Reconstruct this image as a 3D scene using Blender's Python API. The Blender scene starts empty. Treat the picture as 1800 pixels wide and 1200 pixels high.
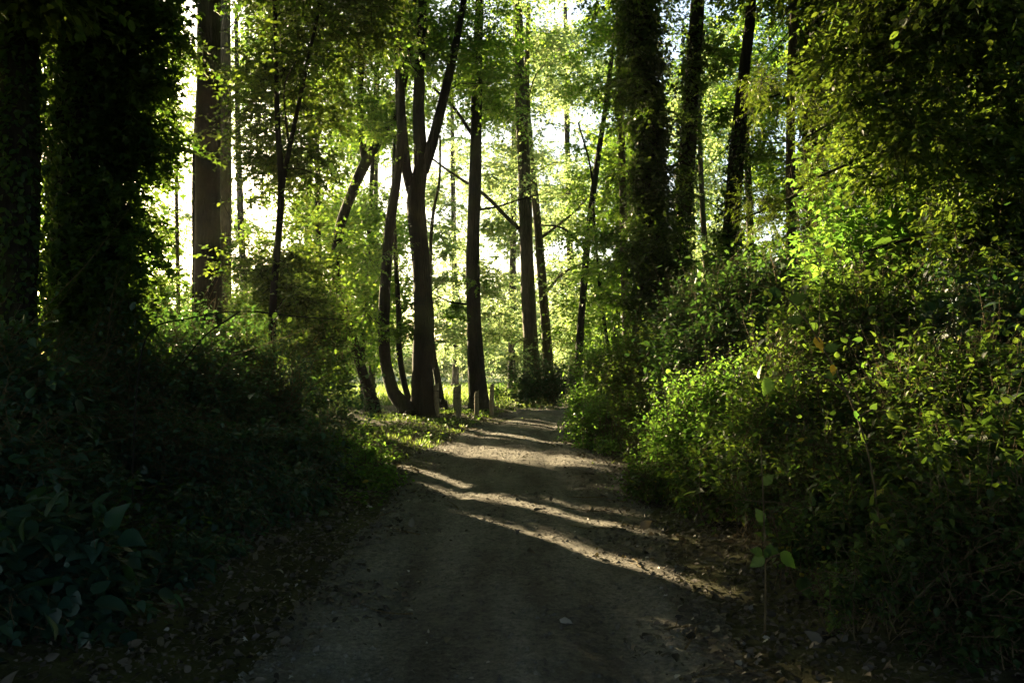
import bpy, math, random
import numpy as np
from mathutils import Vector

random.seed(11)
R = np.random.default_rng(7)
rad = math.radians
sc = bpy.context.scene
col = sc.collection

# ------------------------------------------------------------------ camera, sky, sun, exposure
F = 1400.0            # focal length in photo pixels (photo 1800 wide)
CAMZ = 1.6
HOR = 638.0           # horizon row of the photo
cam_d = bpy.data.cameras.new("camera")
cam = bpy.data.objects.new("camera", cam_d); col.objects.link(cam)
cam_d.sensor_width = 36.0; cam_d.lens = 28.0; cam_d.clip_start = 0.05; cam_d.clip_end = 3000
cam.location = (0, 0, CAMZ)
cam.rotation_euler = (rad(90) + math.atan((HOR - 600) / F), 0, 0)
sc.camera = cam

SUN_AZ = rad(33.0)    # left of the view axis
SUN_EL = rad(12.0)
SUN = Vector((-math.sin(SUN_AZ) * math.cos(SUN_EL), math.cos(SUN_AZ) * math.cos(SUN_EL), math.sin(SUN_EL)))
world = bpy.data.worlds.new("World"); sc.world = world; world.use_nodes = True
wn = world.node_tree.nodes; wl = world.node_tree.links
sky = wn.new("ShaderNodeTexSky"); sky.sky_type = 'NISHITA'; sky.sun_disc = False
sky.sun_elevation = SUN_EL; sky.sun_rotation = -SUN_AZ
sky.air_density = 1.0; sky.dust_density = 1.6; sky.ozone_density = 1.0
wl.new(sky.outputs[0], wn["Background"].inputs[0]); wn["Background"].inputs[1].default_value = 0.05
sun_d = bpy.data.lights.new("sun", 'SUN'); sun_d.energy = 5.0; sun_d.angle = rad(0.5); sun_d.color = (1.0, 0.78, 0.45)
sun = bpy.data.objects.new("sun", sun_d); col.objects.link(sun)
sun.rotation_euler = SUN.to_track_quat('Z', 'Y').to_euler()
sc.view_settings.view_transform = 'Standard'; sc.view_settings.look = 'None'
sc.view_settings.exposure = 3.05; sc.view_settings.gamma = 1.0; sc.view_settings.use_curve_mapping = False
cy = sc.cycles
cy.max_bounces = 5; cy.diffuse_bounces = 2; cy.glossy_bounces = 1; cy.transmission_bounces = 3
cy.volume_bounces = 0; cy.transparent_max_bounces = 4; cy.caustics_reflective = False; cy.caustics_refractive = False
cy.use_denoising = True; cy.denoising_prefilter = 'ACCURATE'; cy.sample_clamp_indirect = 4.0
HAZE = 0.00016

# ------------------------------------------------------------------ helpers
def W(px, py, Y):
    """photo pixel at distance Y -> world point"""
    return np.array(((px - 900) * Y / F, Y, CAMZ + (HOR - py) * Y / F))

def sstep(a, b, x):
    t = np.clip((np.asarray(x, float) - a) / (b - a), 0, 1)
    return t * t * (3 - 2 * t)

PC_Y = np.array([-30, 0, 4, 6.5, 9.3, 12.3, 15, 18, 22, 25, 28, 31, 34, 38, 46, 60.])
PC_L = np.array([-1.5, -1.3, -1.28, -1.36, -1.3, -1.8, -1.5, -1.1, -.7, -.25, 0.5, 2.2, 5, 10, 20, 36.])
PC_R = np.array([1.4, 1.25, 1.2, 1.25, 1.45, 1.65, 1.3, 1.35, 1.65, 2.1, 3.0, 4.8, 8, 13, 23, 39.])
def pl(y): return np.interp(y, PC_Y, PC_L)
def pr(y): return np.interp(y, PC_Y, PC_R)

def nz(x, y, s=1.0, k=0):
    x = np.asarray(x) * s + k * 17.3; y = np.asarray(y) * s - k * 9.1
    return (np.sin(x * 1.1 + 1.7 * np.sin(y * .7)) + np.sin(y * 1.3 + 1.3 * np.sin(x * .9 + 1)) + .5 * np.sin(x * 2.7 + y * 2.1) + .5 * np.sin(y * 3.1 - x * 1.9 + 2)) / 3

def height(x, y):
    x = np.asarray(x, float); y = np.asarray(y, float)
    dl = pl(y) - x; dr = x - pr(y)
    hl = .55 * sstep(.1, 2.6, dl) * (1 - sstep(9.5, 13, y)) + .08 * sstep(0, 1.0, dl)
    hr = (.75 * sstep(.2, 3.5, dr) + .06 * sstep(0, .8, dr)) * (1 - sstep(19, 27, y))
    h = hl + hr
    near = 1 - sstep(40, 90, np.hypot(x, y))
    off = sstep(0, 1.0, np.maximum(dl, dr))
    h += near * (off * (.05 * nz(x, y, 1.1) + .03 * nz(x, y, 3.3, 2)) + .012 * nz(x, y, 2.3, 4))
    # tyre tracks: two shallow ruts
    c = (pl(y) + pr(y)) / 2
    for s in (-.72, .72):
        h -= .03 * np.exp(-((x - c - s) / .22) ** 2) * (1 - off)
    h -= .35 * sstep(30, 45, y)
    # far hills
    d = np.hypot(x, y)
    h += 24 * sstep(210, 420, d) * (.55 + .3 * np.sin(np.arctan2(x, y) * 5 + 1) + .15 * np.sin(np.arctan2(x, y) * 13))
    return h

def G(px, py):
    Y = CAMZ * F / (py - HOR)
    return np.array(((px - 900) * Y / F, Y, 0.0))

def new_mesh(name, V, faces_flat, sizes, mat, parent=None, attr=None, smooth=False):
    me = bpy.data.meshes.new(name)
    V = np.asarray(V, np.float32); L = np.asarray(faces_flat, np.int32); S = np.asarray(sizes, np.int32)
    me.vertices.add(len(V)); me.vertices.foreach_set("co", V.ravel())
    me.loops.add(len(L)); me.loops.foreach_set("vertex_index", L)
    me.polygons.add(len(S))
    st = np.zeros(len(S), np.int32); st[1:] = np.cumsum(S)[:-1]
    me.polygons.foreach_set("loop_start", st); me.polygons.foreach_set("loop_total", S)
    if smooth: me.polygons.foreach_set("use_smooth", np.ones(len(S), bool))
    if attr is not None:
        a = me.attributes.new("rnd", 'FLOAT', 'POINT'); a.data.foreach_set("value", np.asarray(attr, np.float32))
    me.update(calc_edges=True)
    me.materials.append(mat)
    o = bpy.data.objects.new(name, me); col.objects.link(o)
    if parent is not None: o.parent = parent
    return o

def tag(o, label=None, cat=None, group=None, kind=None):
    if label: o["label"] = label
    if cat: o["category"] = cat
    if group: o["group"] = group
    if kind: o["kind"] = kind
    return o

def thing(name, label, cat, loc=(0, 0, 0), group=None):
    o = bpy.data.objects.new(name, None); col.objects.link(o)
    o.empty_display_size = .2
    # parts are modelled in world coordinates; the empty stands at the base
    o.location = tuple(float(v) for v in loc)
    return tag(o, label, cat, group)

def seat(root):
    """parts were modelled in world space: move their data into the root's space"""
    l = root.location
    for ch in list(root.children):
        me = ch.data
        n = len(me.vertices); co = np.empty(n * 3, np.float32); me.vertices.foreach_get("co", co)
        co = co.reshape(-1, 3) - np.array(l, np.float32); me.vertices.foreach_set("co", co.ravel()); me.update()

class Buf:
    def __init__(s): s.V = []; s.Fc = []; s.S = []; s.A = []; s.n = 0
    def add(s, V, Fc, S, A=None):
        s.V.append(V); s.Fc.append(np.asarray(Fc) + s.n); s.S.append(S)
        s.A.append(np.zeros(len(V)) if A is None else A); s.n += len(V)
    def build(s, name, mat, parent=None, smooth=False):
        if not s.n: return None
        return new_mesh(name, np.concatenate(s.V), np.concatenate(s.Fc), np.concatenate(s.S), mat, parent, np.concatenate(s.A), smooth)

def spline(P, rr, step):
    """Catmull-Rom resample"""
    P = np.asarray(P, float); rr = np.asarray(rr, float)
    Q = np.vstack([2 * P[0] - P[1], P, 2 * P[-1] - P[-2]])
    out = []; ro = []
    for i in range(len(P) - 1):
        a, b, c, d = Q[i:i + 4]
        n = max(2, int(np.linalg.norm(c - b) / step) + 1)
        for k in range(n):
            t = k / n
            out.append(.5 * ((2 * b) + (c - a) * t + (2 * a - 5 * b + 4 * c - d) * t * t + (-a + 3 * b - 3 * c + d) * t ** 3))
            ro.append(rr[i] + (rr[i + 1] - rr[i]) * t)
    out.append(P[-1]); ro.append(rr[-1])
    return np.array(out), np.array(ro)

def tube(buf, P, rr, n=8, rough=0.0, cap=True, flute=0.0):
    P = np.asarray(P, float); rr = np.asarray(rr, float); m = len(P)
    T = np.gradient(P, axis=0); T /= np.linalg.norm(T, axis=1, keepdims=True) + 1e-9
    ref = np.array((1., 0, 0)) if abs(T[:, 0]).mean() < .7 else np.array((0, 0, 1.))
    A = ref - T * (T @ ref)[:, None]; A /= np.linalg.norm(A, axis=1, keepdims=True) + 1e-9
    B = np.cross(T, A)
    th = np.linspace(0, 2 * math.pi, n, endpoint=False)
    r = rr[:, None] * np.ones(n)[None]
    if rough:
        ph = random.random() * 9
        s = np.arange(m)[:, None] * .35
        r = r * (1 + rough * (np.sin(th[None] * 3 + ph + .3 * np.sin(s)) * .5 + np.sin(th[None] * 7 + s * .4 + ph) * .35 + .5 * np.sin(s * 1.7 + th[None] * 2 + ph)))
        r = r * (1 + rough * .5 * R.standard_normal(r.shape) * .5)
    V = P[:, None] + (np.cos(th)[None, :, None] * A[:, None] + np.sin(th)[None, :, None] * B[:, None]) * r[..., None]
    V = V.reshape(-1, 3)
    i = np.arange(m - 1)[:, None] * n; j = np.arange(n)[None]; k = (j + 1) % n
    Fq = np.stack([i + j, i + k, i + n + k, i + n + j], -1).reshape(-1)
    S = np.full((m - 1) * n, 4)
    if cap:
        Fq = np.concatenate([Fq, np.arange(n) + (m - 1) * n]); S = np.append(S, n)
    buf.add(V, Fq, S)

def unit(v): return v / (np.linalg.norm(v, axis=-1, keepdims=True) + 1e-9)

# leaf templates: (u along, v across, w along normal), faces
def tmpl(kind):
    if kind == 'far': return np.array([(0, 0, 0), (.45, .34, .06), (1, 0, -.05), (.45, -.34, .06)]), [(0, 3, 2, 1)]
    if kind == 'mid': return np.array([(0, 0, 0), (.28, .3, .08), (.66, .25, .06), (1, 0, -.08), (.66, -.25, .06), (.28, -.3, .08)]), [(0, 3, 2, 1), (0, 5, 4, 3)]
    if kind == 'frond': return np.array([(0, 0, 0), (.5, .09, .02), (1, 0, -.06), (.5, -.09, .02)]), [(0, 3, 2, 1)]
    if kind == 'near':
        mid = [(0, 0, 0), (.25, 0, -.02), (.5, 0, -.03), (.75, 0, -.07), (1.05, 0, -.16)]
        sd = [(.06, .22, .06), (.3, .36, .08), (.55, .3, .06), (.8, .15, .0)]
        V = mid + sd + [(a, -b, c) for a, b, c in sd]
        Fc = [(0, 1, 5), (1, 6, 5), (1, 2, 7, 6), (2, 3, 8, 7), (3, 4, 8), (0, 9, 1), (1, 9, 10), (1, 10, 11, 2), (2, 11, 12, 3), (3, 12, 4)]
        return np.array(V), Fc
    if kind == 'lobed':   # three-pointed leaf
        V = [(0, 0, 0), (.18, .2, .03), (.12, .5, .0), (.42, .34, .05), (.52, .16, .04), (1, 0, -.12), (.52, -.16, .04), (.42, -.34, .05), (.12, -.5, 0), (.18, -.2, .03), (.45, 0, -.02)]
        Fc = [(0, 10, 3, 1), (1, 3, 2), (10, 5, 4), (10, 4, 3), (0, 9, 7, 10), (9, 8, 7), (10, 7, 6), (10, 6, 5)]
        return np.array(V), Fc
    if kind == 'big':     # serrated, curved
        n = 9; V = [(i / (n - 1), 0, -.12 * (i / (n - 1)) ** 2) for i in range(n)]
        def w(t): return .40 * math.sin(math.pi * min(1, t) ** .72) * (1 - .2 * t)
        L = []
        for i in range(2 * (n - 1)):
            t = (i + .5) / (2 * (n - 1)); e = w(t) * (1.0 if i % 2 else .86)
            L.append((t + (.02 if i % 2 else 0), e, .10 * e - .12 * t * t + .02 * math.sin(i * 1.3)))
        V = V + L + [(a, -b, c) for a, b, c in L]; m = len(L); Fc = []
        for i in range(n - 1):
            a = n + 2 * i; b = a + 1
            Fc.append((i, i + 1, b, a)); Fc.append((i + 1, i, a + m, b + m))
            if i < n - 2: Fc.append((i + 1, a + 2, b)); Fc.append((i + 1, b + m, a + 2 + m))
        return np.array(V), Fc
TM = {k: tmpl(k) for k in ('far', 'mid', 'frond', 'near', 'lobed', 'big')}

# gaps in the foliage that let the low sun through: rays that reach these ground points stay open
SD = np.array(SUN)
def ground_hit(P):
    t = P[:, 2] / SD[2]
    return P[:, 0] - SD[0] * t, P[:, 1] - SD[1] * t
STREAKS = []   # (x0,y0,x1,y1,halfwidth)
def streak(a, b, w):
    A = G(*a); B = G(*b); STREAKS.append((A[0], A[1], B[0], B[1], w))
def open_mask(P):
    gx, gy = ground_hit(P)
    m = np.zeros(len(P), bool)
    for x0, y0, x1, y1, w in STREAKS:
        dx, dy = x1 - x0, y1 - y0; L2 = dx * dx + dy * dy
        t = np.clip(((gx - x0) * dx + (gy - y0) * dy) / L2, 0, 1)
        d = np.hypot(gx - x0 - t * dx, gy - y0 - t * dy)
        m |= d < w * (1 + .35 * np.sin(gx * 9 + gy * 7))
    return m & (P[:, 2] > .12)

SPOTS = []   # small openings that let the sun onto one thing: (a, b, radius, only foliage nearer the sun than this)
def spot(px, py, Yd, r):
    p = W(px, py, Yd); al = -p[0] * math.sin(SUN_AZ) + p[1] * math.cos(SUN_AZ)
    SPOTS.append((p[0] * math.cos(SUN_AZ) + p[1] * math.sin(SUN_AZ), p[2] * math.cos(SUN_EL) - al * math.sin(SUN_EL), r, al + .35))

def shaft_mask(P):
    """holes in the wood, seen from the sun: (a, b) are the two axes square to the sun's rays"""
    ca, sa = math.cos(SUN_AZ), math.sin(SUN_AZ)
    a = P[:, 0] * ca + P[:, 1] * sa; al = -P[:, 0] * sa + P[:, 1] * ca
    b = P[:, 2] * math.cos(SUN_EL) - al * math.sin(SUN_EL)
    n = nz(a, b, 1.9, 1) * .5 + nz(a, b, 6.1, 2) * .65
    f = sstep(3.7, 5.0, a) * sstep(-.5, .2, b)                       # how open the wood is there
    f = np.where(a > 9.5, .6 * sstep(-6, -3, b), f)
    f = f * (1 - .65 * sstep(3.2, 4.6, b) * (1 - sstep(10, 12.5, a)))
    f = f * (1 - .55 * ((a < 6.8) & (b > 1.5))) * np.where(a < 9.5, np.where(b < 1.2, .7, .95), 1)
    f = np.where((a > 7.6) & (a < 9.3) & (b > -.2) & (b < 1.25), f * .3, f)
    m = n > .78 - 1.0 * f
    for sa, sb, r, smin in SPOTS: m |= (np.hypot(a - sa, b - sb) < r * (1 + .25 * np.sin(a * 23) + .2 * np.sin(b * 31))) & (al > smin)
    return m

def add_leaves(buf, P, D, N, size, kind='mid', carve=True):
    if carve and STREAKS and len(P):
        k = ~open_mask(P)
        if carve == 'shaft': k &= ~shaft_mask(P)
        P, D, N = P[k], D[k], N[k]
        size = size[k] if np.ndim(size) else size
    n = len(P)
    if not n: return
    size = np.broadcast_to(np.asarray(size, float), (n,)) * R.uniform(.55, 1.3, n)
    V0, F0 = TM[kind]; k = len(V0)
    D = unit(D); T = unit(np.cross(N, D)); Nn = np.cross(D, T)
    V = P[:, None] + size[:, None, None] * (V0[None, :, 0:1] * D[:, None] + V0[None, :, 1:2] * T[:, None] + V0[None, :, 2:3] * Nn[:, None])
    ff = np.concatenate([np.array(f) for f in F0]); ss = np.array([len(f) for f in F0])
    Fc = (ff[None] + (np.arange(n) * k)[:, None]).ravel(); S = np.tile(ss, n)
    A = np.repeat(R.random(n), k)
    buf.add(V.reshape(-1, 3), Fc, S, A)

def add_twigs(buf, O, E, r0, carve=False):
    """many thin three-sided twigs O->E"""
    if carve and len(O):
        k = np.ones(len(O), bool)
        for t in (.0, .5, 1.0):
            Q = O + (E - O) * t; k &= ~open_mask(Q)
            if carve == 'shaft': k &= ~shaft_mask(Q)
        O, E = O[k], E[k]
    n = len(O)
    if not n: return
    M = (O + E) / 2 + R.normal(0, .03, (n, 3)); T = unit(E - O)
    A = unit(np.cross(T, np.array((.3, .2, 1.)))); B = np.cross(T, A)
    ring = [(1, 0), (-.5, .87), (-.5, -.87)]
    V = []
    for C, r in ((O, r0), (M, r0 * .7), (E, r0 * .3)):
        for a, b in ring: V.append(C + (A * a + B * b) * r)
    V = np.stack(V, 1)
    f = []
    for s in (0, 3):
        for j in range(3):
            k = (j + 1) % 3; f += [s + j, s + k, s + 3 + k, s + 3 + j]
    Fc = (np.array(f)[None] + (np.arange(n) * 9)[:, None]).ravel()
    buf.add(V.reshape(-1, 3), Fc, np.full(n * 6, 4))

def leafy_clusters(lb, tb, C, rad_, ntw, nlf, size, kind='mid', droop=.15, flat=.6, twig_r=.006, carve=True, clearance=None):
    """clusters of leafy twigs round the centres C"""
    C = np.asarray(C, float); m = len(C)
    rad_ = np.broadcast_to(np.asarray(rad_, float), (m,))
    o = np.repeat(C, ntw, 0); rr = np.repeat(rad_, ntw)
    out = unit(R.normal(0, 1, (m * ntw, 3)) * np.array((1, 1, flat)))
    o = o + out * (rr * R.uniform(0, .65, m * ntw))[:, None] * np.array((1, 1, flat))
    d = unit(out + R.normal(0, .5, out.shape) + np.array((0, 0, -droop)))
    L = rr * R.uniform(.45, .95, m * ntw)
    e = o + d * L[:, None]; e[:, 2] -= droop * L * .5
    if tb is not None:
        add_twigs(tb, o, e, twig_r, carve)
    t = np.tile(np.linspace(.12, 1, nlf), len(o)) + R.normal(0, .03, len(o) * nlf)
    O = np.repeat(o, nlf, 0); Dd = np.repeat(d, nlf, 0); LL = np.repeat(L, nlf)
    P = O + Dd * (LL * t)[:, None]; P[:, 2] -= droop * LL * .5 * t * t
    side = unit(np.cross(Dd, np.array((0, 0, 1.)) + R.normal(0, .25, P.shape)))
    sg = np.tile(np.where(np.arange(nlf) % 2, 1., -1.), len(o))[:, None]
    D = unit(Dd * .6 + side * sg * .9 + R.normal(0, .3, P.shape) + np.array((0, 0, -.25)))
    N = unit(np.array((0, 0, 1.)) + R.normal(0, .48, P.shape))
    add_leaves(lb, P, D, N, size, kind, carve)

# ------------------------------------------------------------------ materials
def mat(name):
    m = bpy.data.materials.new(name); m.use_nodes = True
    nt = m.node_tree; return m, nt.nodes, nt.links, nt.nodes["Principled BSDF"]

def leaf_mat(name, c0, c1, trans, tw=.5, rough=.5, yellow=0.0, spec=.25):
    m, n, l, p = mat(name)
    at = n.new("ShaderNodeAttribute"); at.attribute_name = "rnd"
    ramp = n.new("ShaderNodeValToRGB"); e = ramp.color_ramp.elements
    e[0].position = 0; e[0].color = (*c0, 1); e[1].position = .9 - yellow; e[1].color = (*c1, 1)
    if yellow:
        x = e.new(1 - yellow); x.color = (*c1, 1)
        y = e.new(min(1, 1.004 - yellow)); y.color = (.34, .24, .03, 1)
    l.new(at.outputs["Fac"], ramp.inputs[0])
    l.new(ramp.outputs[0], p.inputs["Base Color"])
    p.inputs["Roughness"].default_value = rough; p.inputs["Specular IOR Level"].default_value = spec
    tr = n.new("ShaderNodeBsdfTranslucent")
    mx = n.new("ShaderNodeMix"); mx.data_type = 'RGBA'; mx.blend_type = 'MULTIPLY'; mx.inputs[0].default_value = 1.0
    r2 = n.new("ShaderNodeValToRGB"); f = r2.color_ramp.elements
    f[0].position = 0; f[0].color = (trans[0] * .55, trans[1] * .7, trans[2] * .7, 1); f[1].position = 1; f[1].color = (trans[0] * 1.25, trans[1] * 1.1, trans[2], 1)
    l.new(at.outputs["Fac"], r2.inputs[0]); l.new(r2.outputs[0], tr.inputs[0])
    ms = n.new("ShaderNodeMixShader"); ms.inputs[0].default_value = tw
    l.new(p.outputs[0], ms.inputs[1]); l.new(tr.outputs[0], ms.inputs[2])
    l.new(ms.outputs[0], n["Material Output"].inputs[0])
    return m

def bark_mat(name, c0, c1, moss=.0, scale=1.0):
    m, n, l, p = mat(name)
    g = n.new("ShaderNodeNewGeometry"); mp = n.new("ShaderNodeMapping"); mp.inputs["Scale"].default_value = (14 * scale, 14 * scale, 2.2 * scale)
    l.new(g.outputs["Position"], mp.inputs[0])
    v = n.new("ShaderNodeTexNoise"); v.inputs["Scale"].default_value = 1.6; v.inputs["Detail"].default_value = 6; v.inputs["Roughness"].default_value = .65
    l.new(mp.outputs[0], v.inputs["Vector"])
    rp = n.new("ShaderNodeValToRGB"); rp.color_ramp.elements[0].position = .35; rp.color_ramp.elements[1].position = .68
    rp.color_ramp.elements[0].color = (*c0, 1); rp.color_ramp.elements[1].color = (*c1, 1)
    l.new(v.outputs[0], rp.inputs[0])
    v2 = n.new("ShaderNodeTexNoise"); v2.inputs["Scale"].default_value = 1.1; v2.inputs["Detail"].default_value = 4
    l.new(g.outputs["Position"], v2.inputs["Vector"])
    r2 = n.new("ShaderNodeValToRGB"); r2.color_ramp.elements[0].position = .5; r2.color_ramp.elements[1].position = .7
    r2.color_ramp.elements[0].color = (0, 0, 0, 1); r2.color_ramp.elements[1].color = (moss, moss, moss, 1)
    l.new(v2.outputs[0], r2.inputs[0])
    mx = n.new("ShaderNodeMix"); mx.data_type = 'RGBA'; mx.inputs[7].default_value = (.06, .075, .02, 1)
    l.new(r2.outputs[0], mx.inputs[0]); l.new(rp.outputs[0], mx.inputs[6])
    l.new(mx.outputs[2], p.inputs["Base Color"]); p.inputs["Roughness"].default_value = .9; p.inputs["Specular IOR Level"].default_value = .2
    b = n.new("ShaderNodeBump"); b.inputs["Strength"].default_value = .9; b.inputs["Distance"].default_value = .04
    l.new(v.outputs[0], b.inputs["Height"]); l.new(b.outputs[0], p.inputs["Normal"])
    return m

M = {}
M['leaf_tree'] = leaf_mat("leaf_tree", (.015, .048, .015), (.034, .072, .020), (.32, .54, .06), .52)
M['leaf_hazed'] = leaf_mat("leaf_hazed", (.04, .08, .035), (.075, .115, .05), (.46, .62, .24), .6)  # leaf colour paled and greyed to paint in distance haze
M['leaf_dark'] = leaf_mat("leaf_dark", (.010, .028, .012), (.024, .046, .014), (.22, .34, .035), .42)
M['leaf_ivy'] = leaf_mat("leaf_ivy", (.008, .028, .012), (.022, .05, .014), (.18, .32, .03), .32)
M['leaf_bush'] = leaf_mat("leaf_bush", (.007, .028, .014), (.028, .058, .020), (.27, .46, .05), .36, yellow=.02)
M['leaf_bramble'] = leaf_mat("leaf_bramble", (.008, .030, .026), (.022, .056, .040), (.14, .31, .045), .28, rough=.5, spec=.45)  # dark bluish base paints in deep shade and cool skylight
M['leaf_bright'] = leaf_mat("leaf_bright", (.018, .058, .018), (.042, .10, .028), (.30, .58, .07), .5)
M['leaf_conifer'] = leaf_mat("leaf_conifer", (.012, .03, .010), (.026, .046, .012), (.20, .30, .025), .34)
M['leaf_yellow'] = leaf_mat("leaf_yellow", (.30, .22, .03), (.38, .26, .02), (.55, .42, .03), .5)
M['grass'] = leaf_mat("grass", (.03, .08, .02), (.09, .12, .035), (.30, .44, .08), .4)
M['litter'] = leaf_mat("litter", (.014, .012, .010), (.13, .112, .09), (.12, .10, .04), .12, rough=.5)
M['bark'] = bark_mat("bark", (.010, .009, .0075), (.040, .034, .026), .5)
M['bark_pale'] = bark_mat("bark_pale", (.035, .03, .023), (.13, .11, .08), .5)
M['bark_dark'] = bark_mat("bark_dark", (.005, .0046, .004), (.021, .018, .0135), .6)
M['stem'] = bark_mat("stem", (.06, .045, .025), (.22, .17, .09), .5, 3)
M['litter_pale'] = leaf_mat("litter_pale", (.16, .14, .11), (.42, .40, .36), (.2, .16, .1), .1)  # lighter grey leaf colour for scattered scraps
M['wood_post'] = bark_mat("wood_post", (.18, .15, .10), (.42, .36, .26), .3, 2.5)

def ground_mat(name, tracks):
    m, n, l, p = mat(name)
    g = n.new("ShaderNodeNewGeometry")
    def noise(s, d=5, r=.6):
        t = n.new("ShaderNodeTexNoise"); t.inputs["Scale"].default_value = s; t.inputs["Detail"].default_value = d; t.inputs["Roughness"].default_value = r
        l.new(g.outputs["Position"], t.inputs["Vector"]); return t
    def ramp(src, stops):
        r = n.new("ShaderNodeValToRGB"); e = r.color_ramp.elements
        e[0].position = stops[0][0]; e[0].color = (*stops[0][1], 1); e[1].position = stops[1][0]; e[1].color = (*stops[1][1], 1)
        for q in stops[2:]: x = e.new(q[0]); x.color = (*q[1], 1)
        l.new(src, r.inputs[0]); return r
    def mixc(f, a, b, ft=None):
        x = n.new("ShaderNodeMix"); x.data_type = 'RGBA'
        l.new(f, x.inputs[0]); l.new(a, x.inputs[6]); l.new(b, x.inputs[7]); return x.outputs[2]
    big = noise(.7, 4)
    mp = n.new("ShaderNodeMapping"); mp.inputs["Scale"].default_value = (2.4, .35, 1); l.new(g.outputs["Position"], mp.inputs[0])
    wear = n.new("ShaderNodeTexNoise"); wear.inputs["Scale"].default_value = 1.0; wear.inputs["Detail"].default_value = 5; l.new(mp.outputs[0], wear.inputs["Vector"])
    fine = noise(26, 6, .75); mid = noise(5, 5)
    if tracks:
        c1 = ramp(fine.outputs[0], [(.36, (.066, .067, .066)), (.72, (.35, .33, .28))])
        c2 = ramp(mid.outputs[0], [(.3, (.092, .092, .088)), (.7, (.245, .232, .20))])
        f = ramp(big.outputs[0], [(.4, (.2, .2, .2)), (.65, (.7, .7, .7))])
        c = mixc(f.outputs[0], c1.outputs[0], c2.outputs[0])
        wr = ramp(wear.outputs[0], [(.38, (.62, .60, .58)), (.62, (1.2, 1.2, 1.2))])
        mm = n.new("ShaderNodeMix"); mm.data_type = 'RGBA'; mm.blend_type = 'MULTIPLY'; mm.inputs[0].default_value = 1
        l.new(c, mm.inputs[6]); l.new(wr.outputs[0], mm.inputs[7]); c = mm.outputs[2]
    else:
        c1 = ramp(fine.outputs[0], [(.3, (.02, .017, .013)), (.7, (.07, .057, .04))])
        c2 = ramp(mid.outputs[0], [(.3, (.05, .06, .02)), (.7, (.14, .15, .05))])
        f = ramp(big.outputs[0], [(.35, (.1, .1, .1)), (.65, (.75, .75, .75))])
        c = mixc(f.outputs[0], c1.outputs[0], c2.outputs[0])
        # open meadow far off: pale dry grass
        sp = n.new("ShaderNodeSeparateXYZ"); l.new(g.outputs["Position"], sp.inputs[0])
        mr = n.new("ShaderNodeMapRange"); mr.inputs[1].default_value = 29; mr.inputs[2].default_value = 36
        l.new(sp.outputs[1], mr.inputs[0])
        md = ramp(mid.outputs[0], [(.3, (.20, .26, .10)), (.7, (.32, .35, .18))])
        c = mixc(mr.outputs[0], c, md.outputs[0])
    l.new(c, p.inputs["Base Color"]); p.inputs["Roughness"].default_value = .95; p.inputs["Specular IOR Level"].default_value = .15
    b = n.new("ShaderNodeBump"); b.inputs["Strength"].default_value = .8; b.inputs["Distance"].default_value = .03
    l.new(fine.outputs[0], b.inputs["Height"])
    b2 = n.new("ShaderNodeBump"); b2.inputs["Strength"].default_value = .6; b2.inputs["Distance"].default_value = .06
    l.new(mid.outputs[0], b2.inputs["Height"]); l.new(b.outputs[0], b2.inputs["Normal"]); l.new(b2.outputs[0], p.inputs["Normal"])
    return m
M['earth'] = ground_mat("earth", False); M['track'] = ground_mat("track", True)

# ------------------------------------------------------------------ ground and path
def axis(lo, hi, fine_lo, fine_hi, st, grow=1.18):
    a = list(np.arange(fine_lo, fine_hi, st)); s = st; x = a[-1]
    while x < hi: s *= grow; x += s; a.append(x)
    s = st; x = a[0]; b = []
    while x > lo: s *= grow; x -= s; b.append(x)
    return np.array(b[::-1] + a)
gx = axis(-430, 430, -8, 8, .12); gy = axis(-120, 460, 2, 30, .13)
X, Y = np.meshgrid(gx, gy); Z = height(X, Y)
nx, ny = len(gx), len(gy)
i = np.arange(ny - 1)[:, None] * nx + np.arange(nx - 1)[None]
Fq = np.stack([i, i + 1, i + nx + 1, i + nx], -1).reshape(-1)
g = new_mesh("ground", np.stack([X, Y, Z], -1).reshape(-1, 3), Fq, np.full((nx - 1) * (ny - 1), 4), M['earth'], smooth=True)
tag(g, "earth, leaf litter and pale meadow ground", kind="structure")

ys = np.arange(-6, 40, .06); u = np.linspace(-1, 1, 61)
PX = (pl(ys) + pr(ys))[:, None] / 2 + u[None] * ((pr(ys) - pl(ys))[:, None] / 2 + .18) + .09 * nz(ys * 3, ys, 1.3)[:, None] * np.abs(u[None]) ** 3 * np.sign(u)[None]
PY = np.repeat(ys[:, None], 61, 1)
PZ = height(PX, PY) + .022 - .06 * np.abs(u[None]) ** 14 + .0025 * R.standard_normal(PX.shape) + .010 * nz(PX, PY, 7.7, 6) * nz(PX, PY, 2.9, 7)
n1, n2 = PX.shape
i = np.arange(n1 - 1)[:, None] * n2 + np.arange(n2 - 1)[None]
Fq = np.stack([i, i + 1, i + n2 + 1, i + n2], -1).reshape(-1)
pth = new_mesh("path", np.stack([PX, PY, PZ], -1).reshape(-1, 3), Fq, np.full((n1 - 1) * (n2 - 1), 4), M['track'], smooth=True)
tag(pth, "dirt track with tyre ruts curving through the wood", kind="structure")

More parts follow.
